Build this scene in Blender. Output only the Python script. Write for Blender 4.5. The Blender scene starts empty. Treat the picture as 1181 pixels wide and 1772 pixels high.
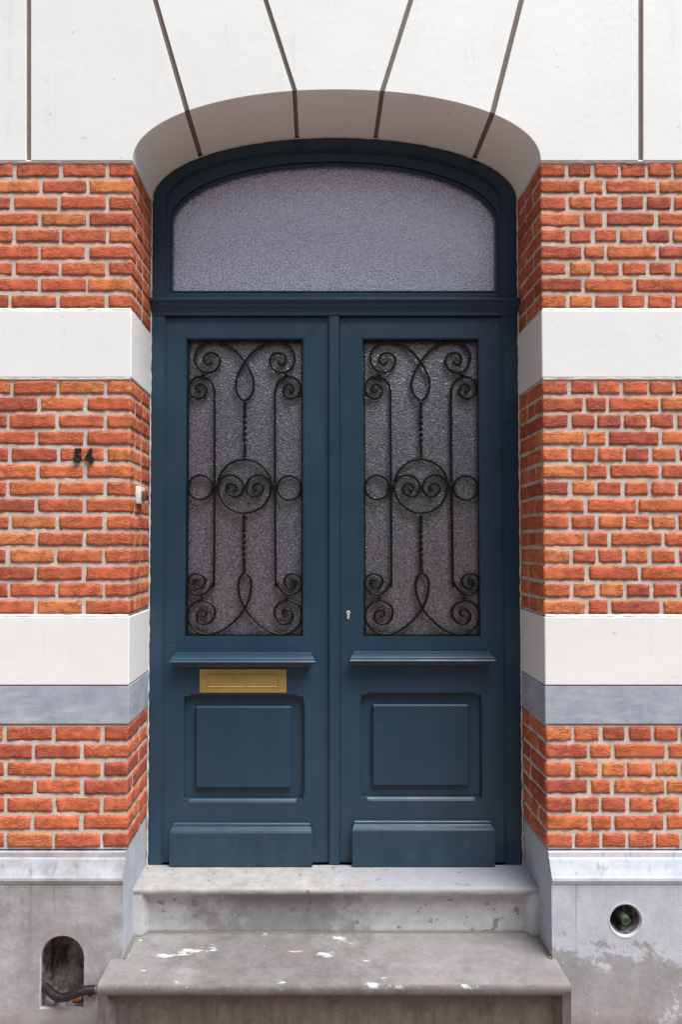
import bpy, bmesh, math, random
from mathutils import Vector, Matrix, noise
random.seed(54)
R = math.radians
scene = bpy.context.scene
C = scene.collection

# ------------------------------------------------------------------ camera
FPX, VX, HOR, TILT, CAMD, CAMZ = 1243.0, 550.0, 943.0, R(1.8), 2.6, 1.307
CY = HOR - FPX * math.tan(TILT)
cam = bpy.data.objects.new('camera', bpy.data.cameras.new('camera'))
C.objects.link(cam)
cam.location = (0, -CAMD, CAMZ)
cam.rotation_euler = (R(90) + TILT, 0, 0)
cam.data.sensor_fit = 'VERTICAL'
cam.data.sensor_height = 36
cam.data.sensor_width = 24
cam.data.lens = 36 * FPX / 1772
cam.data.shift_x = (590.5 - VX) / 1772
cam.data.shift_y = (CY - 886) / 1772
cam.data.clip_end = 500
scene.camera = cam

# ------------------------------------------------------------------ sky, sun, exposure
SUN_EL, SUN_AZ = R(64), R(138)           # azimuth measured from +Y clockwise: behind the camera, to the right
w = bpy.data.worlds.new('World'); scene.world = w; w.use_nodes = True
wn = w.node_tree
sky = wn.nodes.new('ShaderNodeTexSky'); sky.sky_type = 'NISHITA'; sky.sun_disc = False
sky.sun_elevation = SUN_EL; sky.sun_rotation = SUN_AZ
sky.air_density = 1.0; sky.dust_density = 2.5; sky.ozone_density = 1.0
hs = wn.nodes.new('ShaderNodeHueSaturation'); hs.inputs['Saturation'].default_value = 0.38
bg = wn.nodes['Background']; bg.inputs['Strength'].default_value = 0.08
wn.links.new(sky.outputs[0], hs.inputs['Color']); wn.links.new(hs.outputs[0], bg.inputs['Color'])
sl = bpy.data.lights.new('sun', 'SUN'); sl.energy = 3.6; sl.angle = R(40); sl.color = (1, .98, .95)
sun = bpy.data.objects.new('sun', sl); C.objects.link(sun)
sd = Vector((math.sin(SUN_AZ) * math.cos(SUN_EL), math.cos(SUN_AZ) * math.cos(SUN_EL), math.sin(SUN_EL)))
sun.rotation_euler = sd.to_track_quat('Z', 'Y').to_euler(); sun.location = sd * 20
vs = scene.view_settings
vs.view_transform = 'Standard'; vs.look = 'None'; vs.gamma = 1; vs.use_curve_mapping = False
vs.exposure = 0.67

# ------------------------------------------------------------------ measuring helper
def at(px, py, Y):
    """real place, on the vertical plane at depth Y, of a point measured in the photograph"""
    xr = (px - VX) / FPX; yr = -(py - CY) / FPX
    d = Vector((xr, math.cos(TILT) - yr * math.sin(TILT), math.sin(TILT) + yr * math.cos(TILT)))
    t = (Y + CAMD) / d.y
    return Vector((d.x * t, Y, CAMZ + d.z * t))
def PX(px, py, Y): return at(px, py, Y).x
def PZ(py, Y): return at(VX, py, Y).z

# ------------------------------------------------------------------ main levels, measured
DY = .30                                                          # reveal depth: door frame plane
XL, XR = -.681, .820                                              # the opening
ZSPR = PZ(279, 0)                                                 # underside of the white arch blocks
ZCR = (PZ(150, 0) + PZ(243, DY)) / 2
B1T, B1B = PZ(537, 0), PZ(654, 0)
B2T, B2B = PZ(1067, 0), PZ(1186, 0)
BSB = PZ(1253, 0)
PLT = PZ(1473, 0)
TR0 = PZ(1497, DY)                                                # upper tread
GZ = PZ(1776, -.034)                                                    # pavement
def depth_at(py, z):                                               # where a level line shows at this height in the photograph
    lo, hi = -1.0, .4
    for _ in range(50):
        m = (lo + hi) / 2
        lo, hi = (lo, m) if PZ(py, m) < z else (m, hi)
    return lo
S0F = depth_at(1537, TR0); TR1 = PZ(1613, S0F + .036); S1F = depth_at(1706, TR1)
print('LEVELS', TR0, S0F, TR1, S1F, GZ)
WL, WR, WT = -1.9, 2.1, PZ(-330, 0)
BACK = .48

# ------------------------------------------------------------------ materials
def lin(r, g, b):
    f = lambda c: c / 12.92 if c <= .04045 else ((c + .055) / 1.055) ** 2.4
    return (f(r / 255), f(g / 255), f(b / 255), 1)
class MT:
    def __init__(s, name, rough=.6, spec=.5):
        s.m = bpy.data.materials.new(name); s.m.use_nodes = True
        s.t = s.m.node_tree; s.b = s.t.nodes['Principled BSDF']
        s.b.inputs['Roughness'].default_value = rough
        s.b.inputs['Specular IOR Level'].default_value = spec
        s.pos = s.n('ShaderNodeNewGeometry').outputs['Position']
    def put(s, sock, v):
        if isinstance(v, bpy.types.NodeSocket): s.t.links.new(v, sock)
        else: sock.default_value = v
    def n(s, ty, ins=None, **kw):
        nd = s.t.nodes.new(ty)
        for k, v in kw.items(): setattr(nd, k, v)
        for k, v in (ins or {}).items(): s.put(nd.inputs[k], v)
        return nd
    def scaled(s, sc, off=(0, 0, 0), vec=None, rot=(0, 0, 0)):
        return s.n('ShaderNodeMapping', {'Vector': vec or s.pos, 'Scale': sc, 'Location': off, 'Rotation': rot}).outputs[0]
    def noise(s, scale, detail=4, rough=.55, vec=None, dist=0):
        return s.n('ShaderNodeTexNoise', {'Vector': vec or s.pos, 'Scale': scale, 'Detail': detail, 'Roughness': rough, 'Distortion': dist}).outputs['Fac']
    def ramp(s, fac, a, b, lo=0.0, hi=1.0):
        return s.n('ShaderNodeMapRange', {'Value': fac, 'From Min': a, 'From Max': b, 'To Min': lo, 'To Max': hi}).outputs[0]
    def math(s, op, a, b=0.0):
        return s.n('ShaderNodeMath', {0: a, 1: b}, operation=op).outputs[0]
    def mix(s, fac, a, b, blend='MIX'):
        nd = s.n('ShaderNodeMix', data_type='RGBA', blend_type=blend)
        s.put(nd.inputs[0], fac); s.put(nd.inputs[6], a); s.put(nd.inputs[7], b)
        return nd.outputs[2]
    def xyz(s):
        o = s.n('ShaderNodeSeparateXYZ', {0: s.pos}).outputs
        return o[0], o[1], o[2]
    def bump(s, h, strength=.3, dist=.002, prev=None):
        ins = {'Height': h, 'Strength': strength, 'Distance': dist}
        if prev is not None: ins['Normal'] = prev
        return s.n('ShaderNodeBump', ins).outputs[0]
    def out(s, col=None, rough=None, normal=None):
        if col is not None: s.put(s.b.inputs['Base Color'], col)
        if rough is not None: s.put(s.b.inputs['Roughness'], rough)
        if normal is not None: s.put(s.b.inputs['Normal'], normal)
        return s.m
def flat(name, col, rough=.5, metal=0, spec=.5, bump=0, bscale=60):
    t = MT(name, rough, spec); t.b.inputs['Metallic'].default_value = metal
    v = t.noise(bscale * .4, 4)
    c = t.mix(t.ramp(v, .3, .7), tuple(x * .88 for x in col[:3]) + (1,), tuple(min(1, x * 1.1) for x in col[:3]) + (1,))
    return t.out(c, None, t.bump(t.noise(bscale, 5), bump, .001) if bump else None)

def m_brick():
    t = MT('handmade_brick', .88, .25)
    col = t.n('ShaderNodeVertexColor', layer_name='Col').outputs['Color']
    seed = t.n('ShaderNodeVertexColor', layer_name='Seed').outputs['Color']
    vec = t.n('ShaderNodeVectorMath', {0: t.pos, 1: t.n('ShaderNodeVectorMath', {0: seed, 1: (9, 9, 9)}, operation='MULTIPLY').outputs[0]}, operation='ADD').outputs[0]
    fold = t.noise(1, 3, .6, t.scaled((19, 19, 66), vec=vec, rot=(0, R(22), 0)), 1.8)
    ridge = t.ramp(t.math('ABSOLUTE', t.math('SUBTRACT', fold, .5)), .008, .075)      # narrow creases
    fine = t.noise(420, 5, .7, vec)
    mid = t.noise(45, 4, .6, vec)
    crease = t.math('MULTIPLY', t.math('SUBTRACT', 1.0, ridge), t.ramp(t.noise(22, 2, .5, vec), .36, .54))
    c = t.mix(t.ramp(mid, .3, .72), t.mix(.10, col, lin(140, 66, 46)), t.mix(.14, col, lin(228, 140, 96)))
    c = t.mix(t.math('MULTIPLY', crease, .5), c, lin(112, 50, 34))
    c = t.mix(t.math('MULTIPLY', t.ramp(fine, .6, .8), .2), c, lin(90, 48, 36))
    c = t.mix(t.math('MULTIPLY', t.ramp(t.noise(14, 5, .7), .6, .75), .22), c, lin(205, 180, 165))
    h = t.math('SUBTRACT', t.math('ADD', t.math('MULTIPLY', fine, .25), t.math('MULTIPLY', mid, .45)), t.math('MULTIPLY', crease, 1.1))
    return t.out(c, None, t.bump(h, .65, .0040))
def m_mortar():
    t = MT('lime_mortar', .95, .2)
    a = t.noise(16, 5, .65); f = t.noise(300, 4, .7)
    c = t.mix(t.ramp(a, .3, .7), lin(184, 175, 169), lin(218, 210, 203))
    c = t.mix(t.math('MULTIPLY', t.ramp(f, .58, .75), .5), c, lin(140, 128, 120))
    return t.out(c, None, t.bump(t.math('ADD', f, t.noise(60, 4)), .7, .003))
def m_white():
    t = MT('white_masonry_paint', .5, .4)
    c = t.mix(t.ramp(t.noise(2.5, 5, .6), .35, .7), lin(234, 237, 238), lin(228, 231, 231))
    c = t.mix(t.math('MULTIPLY', t.ramp(t.noise(38, 2, .4), .75, .77), .35), c, lin(150, 148, 142))
    c = t.mix(t.math('MULTIPLY', t.ramp(t.noise(1, 5, .7, t.scaled((9, 9, 1.2))), .62, .8), .25), c, lin(196, 196, 190))
    st = t.math('MULTIPLY', t.ramp(t.noise(1, 4, .6, t.scaled((38, 38, .8))), .58, .72), t.ramp(t.noise(5, 3), .45, .65))
    c = t.mix(t.math('MULTIPLY', st, .22), c, lin(178, 174, 164))
    cr = t.n('ShaderNodeTexVoronoi', {'Vector': t.n('ShaderNodeVectorMath', {0: t.pos, 1: t.n('ShaderNodeTexNoise', {'Vector': t.pos, 'Scale': 9.0, 'Detail': 4.0}).outputs['Color']}, operation='ADD').outputs[0], 'Scale': 1.3}, feature='DISTANCE_TO_EDGE').outputs['Distance']
    ck = t.math('MULTIPLY', t.ramp(cr, .0022, .0008), t.ramp(t.noise(2.2, 2), .5, .6))
    c = t.mix(t.math('MULTIPLY', ck, .4), c, lin(150, 146, 140))
    return t.out(c, None, t.bump(t.math('ADD', t.noise(26, 3), t.math('MULTIPLY', t.noise(260, 4), .25)), .22, .003))
def m_bluestone():                      # the smooth course under the white band
    t = MT('bluestone', .75, .35)
    c = t.mix(t.ramp(t.noise(9, 6, .7), .3, .7), lin(138, 147, 164), lin(172, 180, 194))
    c = t.mix(t.ramp(t.noise(1, 5, .65, t.scaled((7, 7, 30))), .5, .75), c, lin(186, 190, 197))
    c = t.mix(t.math('MULTIPLY', t.ramp(t.noise(60, 3), .66, .74), .7), c, lin(104, 110, 124))
    return t.out(c, None, t.bump(t.noise(1, 5, .7, t.scaled((260, 260, 40))), .35, .002))
def m_plinth():
    t = MT('weathered_plinth_stone', .8, .3)
    x, y, z = t.xyz()
    big = t.noise(3.4, 6, .68); med = t.noise(14, 6, .7); fine = t.noise(220, 4, .7)
    bare = t.mix(t.ramp(med, .3, .7), lin(138, 137, 141), lin(166, 166, 171))
    paint = t.mix(t.ramp(med, .3, .7), lin(168, 175, 188), lin(192, 198, 209))
    # limewash survives on the jambs and on the right block above a ragged tide line
    right = t.ramp(x, 0.0, .1)
    tide = t.math('ADD', t.ramp(z, -.30, .02), t.ramp(big, .25, .75, -.6, .6))
    tide = t.math('ADD', tide, t.ramp(med, .3, .7, -.3, .3))
    tide = t.math('ADD', tide, t.ramp(x, .8, 1.35, -.18, .22))
    leftc = t.ramp(t.math('ADD', t.math('MULTIPLY', big, .7), t.math('MULTIPLY', med, .3)), .50, .66, 0, .55)
    rightc = t.ramp(tide, .44, .56)
    nrm = t.n('ShaderNodeSeparateXYZ', {0: t.n('ShaderNodeNewGeometry').outputs['Normal']}).outputs
    wear = t.n('ShaderNodeMix', {0: right, 2: .38, 3: .65}).outputs[0]
    jamb = t.ramp(t.math('ABSOLUTE', nrm[0]), .5, .7)
    ledge = t.math('MULTIPLY', wear, t.math('MULTIPLY', t.ramp(nrm[2], .12, .3), t.ramp(t.noise(1, 5, .7, t.scaled((11, 11, 16))), .44, .54)))
    m = t.n('ShaderNodeMix', {0: right, 2: leftc, 3: rightc}).outputs[0]
    m = t.math('MAXIMUM', m, t.math('MAXIMUM', t.math('MULTIPLY', jamb, .9), ledge))
    c = t.mix(m, bare, paint)
    drip = t.math('MULTIPLY', t.ramp(t.noise(1, 3, .6, t.scaled((48, 48, 2.2))), .6, .7), t.ramp(z, -.22, .06))
    c = t.mix(t.math('MULTIPLY', drip, .5), c, lin(122, 119, 122))
    c = t.mix(t.math('MULTIPLY', t.ramp(fine, .62, .78), .35), c, lin(96, 92, 92))
    c = t.mix(t.math('MULTIPLY', t.ramp(t.noise(70, 3, .5), .68, .74), .45), c, lin(214, 214, 216))
    c = t.mix(t.math('MULTIPLY', t.ramp(z, -.33, -.40), .5), c, lin(110, 98, 88))
    h = t.math('ADD', t.math('MULTIPLY', fine, .4), t.math('ADD', med, t.math('MULTIPLY', t.noise(1, 3, .6, t.scaled((260, 260, 30))), .45)))
    return t.out(c, None, t.bump(h, .5, .004))
def m_step():
    t = MT('worn_step_stone', .8, .3)
    x, y, z = t.xyz()
    big = t.noise(4.2, 6, .66); med = t.noise(17, 6, .72); fine = t.noise(230, 4, .7)
    bare = t.mix(t.ramp(med, .3, .72), lin(88, 86, 87), lin(122, 119, 119))
    warm = t.mix(t.ramp(t.noise(6, 4), .5, .75), bare, lin(110, 102, 98))
    pale = t.mix(t.ramp(med, .3, .7), lin(176, 175, 176), lin(200, 200, 203))
    up = t.ramp(z, TR0 - .03, TR0 - .015)                                  # top tread is scrubbed pale
    damp = t.math('ADD', t.math('ABSOLUTE', t.math('ADD', x, .16)), t.ramp(big, .25, .75, -.16, .16))
    damp = t.math('ADD', damp, t.ramp(med, .3, .7, -.04, .04))
    riser = t.math('MULTIPLY', t.ramp(z, TR1 - .003, TR1 + .012), t.ramp(damp, .19, .36, .42, 1.0))
    scraps = t.math('MULTIPLY', t.ramp(t.noise(1, 5, .62, t.scaled((6.5, 13, 8), off=(3.1, .4, 0))), .625, .66), t.ramp(z, TR1 - .012, TR1 - .003))
    m = t.math('MAXIMUM', riser, scraps)
    c = t.mix(m, warm, pale)
    blue = t.ramp(t.math('ADD', x, t.ramp(big, .3, .7, -.25, .25)), .05, .35)
    scrub = t.mix(t.ramp(med, .3, .7), lin(142, 140, 139), lin(174, 173, 172))
    scrub = t.mix(t.math('MULTIPLY', blue, .7), scrub, lin(150, 156, 168))
    c = t.mix(up, c, scrub)
    chips = t.math('MULTIPLY', t.ramp(t.noise(26, 4, .6), .63, .66), .75)
    c = t.mix(chips, c, lin(122, 116, 114))
    c = t.mix(t.math('MULTIPLY', t.ramp(fine, .6, .8), .4), c, lin(84, 78, 74))
    c = t.mix(t.math('MULTIPLY', t.ramp(t.noise(90, 3), .7, .75), .7), c, lin(224, 222, 220))
    grime_shade = t.math('MAXIMUM', t.math('MULTIPLY', t.ramp(t.noise(1, 4, .7, t.scaled((30, 30, 3))), .45, .7), t.ramp(z, TR1 - .05, TR1 - .10)), t.math('MULTIPLY', t.ramp(z, TR1 - .026, TR1 - .038), t.ramp(z, TR1 - .085, TR1 - .045)))  # low streaks of grime, plus nosing shadow and stain painted as a band
    c = t.mix(t.math('MULTIPLY', grime_shade, .6), c, lin(74, 66, 57))
    h = t.math('ADD', t.math('MULTIPLY', fine, .5), t.math('ADD', med, t.math('MULTIPLY', t.noise(1, 3, .6, t.scaled((320, 320, 10))), .8)))
    return t.out(c, None, t.bump(h, .5, .004))
def m_door():
    t = MT('slate_blue_door_paint', .34, .38)
    a = t.noise(1, 4, .6, t.scaled((5, 5, 1.6)))
    c = t.mix(t.ramp(a, .3, .7), lin(34, 57, 76), lin(41, 65, 84))
    c = t.mix(t.math('MULTIPLY', t.ramp(t.noise(55, 3, .5), .71, .74), .3), c, lin(96, 112, 124))
    z = t.xyz()[2]
    dust = t.math('MULTIPLY', t.ramp(z, .34, .05), t.ramp(t.noise(1, 5, .7, t.scaled((16, 16, 9))), .46, .72))
    c = t.mix(t.math('MULTIPLY', dust, .07), c, lin(150, 150, 148))
    sc_ = t.math('MULTIPLY', t.ramp(t.noise(1, 3, .5, t.scaled((130, 130, 22), rot=(0, R(35), 0))), .745, .77), t.ramp(t.noise(3, 2), .5, .6))
    c = t.mix(t.math('MULTIPLY', sc_, .35), c, lin(150, 160, 168))
    r = t.ramp(t.noise(7, 4), .3, .7, .27, .42)
    h = t.math('ADD', t.noise(1, 4, .6, t.scaled((160, 160, 9))), t.math('MULTIPLY', t.noise(300, 3), .5))
    return t.out(c, r, t.bump(h, .16, .0012))
def m_glass(name, ior, dark, light, depth, tint=(1, 1, 1, 1)):
    t = MT(name, .15, .5)
    t.b.inputs['Specular Tint'].default_value = tint
    t.b.inputs['IOR'].default_value = ior
    v = t.n('ShaderNodeTexVoronoi', {'Vector': t.pos, 'Scale': 170.0, 'Smoothness': .5}, feature='SMOOTH_F1').outputs['Distance']
    c = t.mix(t.ramp(t.noise(170, 2), .35, .7), dark, light)
    h = t.math('ADD', v, t.math('MULTIPLY', t.noise(210, 2, .5), .9))
    return t.out(c, None, t.bump(h, 1.0, depth))
def m_niche():  # grey stone mottled darker and paler, with brown patches
    t = MT('mottled_niche_stone', .95, .2)
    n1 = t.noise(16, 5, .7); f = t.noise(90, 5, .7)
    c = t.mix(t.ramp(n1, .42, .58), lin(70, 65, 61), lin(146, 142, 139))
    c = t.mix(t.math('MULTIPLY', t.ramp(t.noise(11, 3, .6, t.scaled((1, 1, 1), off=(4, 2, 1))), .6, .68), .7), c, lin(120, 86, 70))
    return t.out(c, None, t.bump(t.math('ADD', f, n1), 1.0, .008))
M = {
 'brick': m_brick(), 'mortar': m_mortar(), 'white': m_white(), 'bluestone': m_bluestone(), 'plinth': m_plinth(),
 'step': m_step(), 'door': m_door(), 'glass': m_glass('hammered_obscure_glass', 2.1, lin(50, 50, 56), lin(110, 110, 121), .0017), 'fanglass': m_glass('fanlight_obscure_glass', 3.1, lin(60, 57, 70), lin(196, 198, 232), .00075, (.95, .94, 1, 1)),  # fanlight colour carries the lavender sky reflection, painted as pale speckle
 'groove': flat('grey_joint_paint', lin(118, 107, 98), .8),
 'iron': flat('black_wrought_iron', lin(9, 9, 10), .45, 0, .3, .4, 200),
 'brass': flat('dull_brass', lin(190, 164, 104), .45, .75, .5, .15, 90),
 'steel': flat('worn_nickel', lin(226, 216, 202), .35, .35),
 'dark': flat('dark_cavity', lin(24, 23, 22), .9),
 'black': flat('black_painted_metal', lin(24, 24, 25), .55, 0, .4, .4, 220),
 'plastic': flat('white_plastic', lin(222, 220, 214), .4),
 'brown': flat('brown_bakelite', lin(104, 70, 58), .4),
 'sealant': flat('cracked_sealant', lin(206, 200, 192), .8, 0, .3, .6, 160),
 'green': flat('green_pvc', lin(78, 98, 80), .55, 0, .4, .3, 90),
 'niche': m_niche(),
 'rubble': flat('broken_terracotta', lin(166, 104, 74), .9, 0, .2, .8, 90),
 'dirt': flat('brown_joint_dirt', lin(122, 110, 101), .95, 0, .2, .9, 120),
 'asphalt': flat('worn_street_setts', lin(104, 91, 82), .95, 0, .3, .9, 300),
 'kerb': flat('kerb_granite', lin(150, 148, 146), .9, 0, .3, .8, 120),
 'farbrick': flat('dull_far_brick', lin(120, 82, 66), .9, 0, .2, .3, 20),
 'slate': flat('grey_roof_slate', lin(70, 70, 76), .8, 0, .3, .3, 20),
 'cream': flat('cream_joinery', lin(210, 205, 192), .6),
 'fardark': flat('dark_window_glass', lin(30, 34, 38), .08, 0, .5),
}
def m_paving():
    t = MT('concrete_paving', .92, .25)
    br = t.n('ShaderNodeTexBrick', {'Vector': t.pos, 'Scale': 1.0, 'Mortar Size': .006, 'Brick Width': .3, 'Row Height': .3,
             'Color1': lin(168, 147, 130), 'Color2': lin(154, 135, 120), 'Mortar': lin(96, 84, 72)})
    c = t.mix(t.math('MULTIPLY', t.ramp(t.noise(9, 5, .7), .4, .75), .5), br.outputs['Color'], lin(128, 108, 92))
    return t.out(c, None, t.bump(t.noise(200, 4, .7), .6, .002))
M['paving'] = m_paving()

# ------------------------------------------------------------------ mesh helpers
def link(name, bm, mat, parent=None, smooth=False, angle=35):
    bmesh.ops.recalc_face_normals(bm, faces=bm.faces[:])
    me = bpy.data.meshes.new(name); bm.to_mesh(me); bm.free()
    o = bpy.data.objects.new(name, me); C.objects.link(o); me.materials.append(mat)
    if smooth:
        for p in me.polygons: p.use_smooth = True
        me.set_sharp_from_angle(angle=R(angle))
    if parent is not None: attach(o, parent)
    return o
def attach(o, parent):
    o.parent = parent
    # parents are unrotated: undo the summed offset so the mesh stays where it was built
    off = Vector(); p = parent
    if p.get('_base') is not None: off = Vector(p['_base'])
    o.matrix_parent_inverse = Matrix.Translation(-off)
def thing(name, loc, label, cat, group=None):
    o = bpy.data.objects.new(name, None); C.objects.link(o); o.location = loc; o.empty_display_size = .1
    o['_base'] = tuple(loc); o['label'] = label; o['category'] = cat
    if group: o['group'] = group
    return o
def box(bm, x0, x1, y0, y1, z0, z1, bev=0, seg=2):
    vs = [bm.verts.new((x, y, z)) for x in (x0, x1) for y in (y0, y1) for z in (z0, z1)]
    fs = [bm.faces.new([vs[i] for i in f]) for f in ((0, 1, 3, 2), (4, 6, 7, 5), (0, 4, 5, 1), (2, 3, 7, 6), (0, 2, 6, 4), (1, 5, 7, 3))]
    if bev:
        es = list({e for f in fs for e in f.edges})
        bmesh.ops.recalc_face_normals(bm, faces=fs)
        bmesh.ops.bevel(bm, geom=es, offset=bev, segments=seg, affect='EDGES', profile=.5)
def prism(bm, poly, y0, y1, bev=0, seg=2, front_only=False):
    """polygon in X,Z pushed from y0 (front) to y1"""
    a = [bm.verts.new((x, y0, z)) for x, z in poly]; b = [bm.verts.new((x, y1, z)) for x, z in poly]
    n = len(poly); fs = [bm.faces.new(a), bm.faces.new(b[::-1])]
    for i in range(n): fs.append(bm.faces.new((a[i], b[i], b[(i + 1) % n], a[(i + 1) % n])))
    if bev:
        bmesh.ops.recalc_face_normals(bm, faces=fs)
        es = [e for e in fs[0].edges]
        bmesh.ops.bevel(bm, geom=es, offset=bev, segments=seg, affect='EDGES', profile=.5)
def plan(bm, poly, z0, z1):
    a = [bm.verts.new((x, y, z0)) for x, y in poly]; b = [bm.verts.new((x, y, z1)) for x, y in poly]
    n = len(poly); bm.faces.new(a[::-1]); bm.faces.new(b)
    for i in range(n): bm.faces.new((a[i], a[(i + 1) % n], b[(i + 1) % n], b[i]))
def sweep(bm, x0, x1, prof, hip=0.0, base=0.0):
    """profile of (Y, Z) run along X; hip > 0 returns the ends at a slant: points nearer the base plane sit further in"""
    ymin = min(p[0] for p in prof)
    A = [bm.verts.new((x0 + hip * (y - ymin), y, z)) for y, z in prof]
    B = [bm.verts.new((x1 - hip * (y - ymin), y, z)) for y, z in prof]
    n = len(prof); bm.faces.new(A); bm.faces.new(B[::-1])
    for i in range(n): bm.faces.new((A[i], B[i], B[(i + 1) % n], A[(i + 1) % n]))
def arch(xl, xr, zb, zs, rise, n=40, ex=2.06):
    """outline: bottom left, up, over, down to bottom right"""
    c, h = (xl + xr) / 2, (xr - xl) / 2
    pts = [(xl, zb)]
    for i in range(n + 1):
        a = math.pi - math.pi * i / n
        cx, sx = math.cos(a), math.sin(a)
        pts.append((c + h * math.copysign(abs(cx) ** (2 / ex), cx), zs + rise * abs(sx) ** (2 / ex)))
    return pts + [(xr, zb)]
def ring(bm, outer, inner, y0, y1):
    n = len(outer); V = lambda p, y: bm.verts.new((p[0], y, p[1]))
    of, ob = [V(p, y0) for p in outer], [V(p, y1) for p in outer]
    nf, nb = [V(p, y0) for p in inner], [V(p, y1) for p in inner]
    for i in range(n):
        j = (i + 1) % n
        bm.faces.new((of[i], of[j], nf[j], nf[i])); bm.faces.new((nf[i], nf[j], nb[j], nb[i]))
        bm.faces.new((ob[j], ob[i], nb[i], nb[j])); bm.faces.new((of[j], of[i], ob[i], ob[j]))
def holed(bm, outer, holes, y):
    """flat face on the plane Y=y with holes in it"""
    es = []; loops = []
    for lp in [outer] + holes:
        v = [bm.verts.new((x, y, z)) for x, z in lp]; loops.append(v)
        es += [bm.edges.new((v[i], v[(i + 1) % len(v)])) for i in range(len(v))]
    bmesh.ops.triangle_fill(bm, edges=es, use_beauty=True, use_dissolve=False)
    return loops
def wall_of(bm, loop, offs):
    """continues a loop of verts back in steps: offs = [(new 2d points or None, y)]"""
    cur = loop
    for pts, y in offs:
        nx = [bm.verts.new((p[0], y, p[1]) if pts else (v.co.x, y, v.co.z)) for v, p in zip(cur, pts or [None] * len(cur))]
        for i in range(len(cur)):
            j = (i + 1) % len(cur); bm.faces.new((cur[i], cur[j], nx[j], nx[i]))
        cur = nx
    return cur
def catmull(P, k=5):
    out = []
    for i in range(len(P) - 1):
        p0 = P[i - 1] if i else P[0]; p1, p2 = P[i], P[i + 1]; p3 = P[i + 2] if i + 2 < len(P) else P[-1]
        for j in range(k):
            t = j / k
            out.append(tuple(.5 * (2 * b + (c - a) * t + (2 * a - 5 * b + 4 * c - d) * t * t + (3 * b - a - 3 * c + d) * t ** 3) for a, b, c, d in zip(p0, p1, p2, p3)))
    return out + [P[-1]]
def strip(bm, pts, wd, y0, y1, closed=False):
    """flat iron bent in the X,Z plane: wd wide in the plane, y0..y1 deep, corners eased"""
    n = len(pts); rings = []
    for i in range(n):
        a = pts[(i - 1) % n] if closed or i else pts[0]; b = pts[(i + 1) % n] if closed or i < n - 1 else pts[-1]
        tx, tz = b[0] - a[0], b[1] - a[1]; L = math.hypot(tx, tz) or 1; nx, nz = -tz / L, tx / L
        h = wd / 2; c = wd * .28
        sec = [(-h, y1), (-h, y0 + c), (-h + c, y0), (h - c, y0), (h, y0 + c), (h, y1)]
        rings.append([bm.verts.new((pts[i][0] + nx * s, y, pts[i][1] + nz * s)) for s, y in sec])
    m = len(rings[0])
    for i in range(n if closed else n - 1):
        r, q = rings[i], rings[(i + 1) % n]
        for k in range(m): bm.faces.new((r[k], r[(k + 1) % m], q[(k + 1) % m], q[k]))
    if not closed: bm.faces.new(rings[0]); bm.faces.new(rings[-1][::-1])
def tube(bm, pts, rad, seg=14, cap=True):
    pts = [Vector(p) for p in pts]; rings = []
    for i, p in enumerate(pts):
        t = (pts[min(i + 1, len(pts) - 1)] - pts[max(i - 1, 0)]).normalized()
        u = t.orthogonal().normalized() if i == 0 else (u - t * u.dot(t)).normalized()
        v = t.cross(u); r = rad(i / (len(pts) - 1)) if callable(rad) else rad
        rings.append([bm.verts.new(p + (u * math.cos(a) + v * math.sin(a)) * r) for a in [2 * math.pi * k / seg for k in range(seg)]])
    for a, b in zip(rings, rings[1:]):
        for k in range(seg): bm.faces.new((a[k], a[(k + 1) % seg], b[(k + 1) % seg], b[k]))
    if cap: bm.faces.new(rings[0][::-1]); bm.faces.new(rings[-1])
    return rings

# ------------------------------------------------------------------ setting
def structure(name, bm, mat):
    o = link(name, bm, mat); o['kind'] = 'structure'; return o
bm = bmesh.new(); box(bm, -60, 60, -2.05, -.02, GZ - .12, GZ); structure('pavement', bm, M['paving'])
bm = bmesh.new(); box(bm, -60, 60, -2.2, -2.052, GZ - .14, GZ - .004, .01); structure('kerb', bm, M['kerb'])
bm = bmesh.new(); v = [bm.verts.new(p) for p in ((-150, -150, GZ - .12), (150, -150, GZ - .12), (150, 150, GZ - .12), (-150, 150, GZ - .12))]; bm.faces.new(v)
structure('road', bm, M['asphalt'])

# ------------------------------------------------------------------ house front
house = thing('brick_house', (0, .2, GZ), 'orange brick house front banded with white painted stone around the arched doorway', 'house front')

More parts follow.
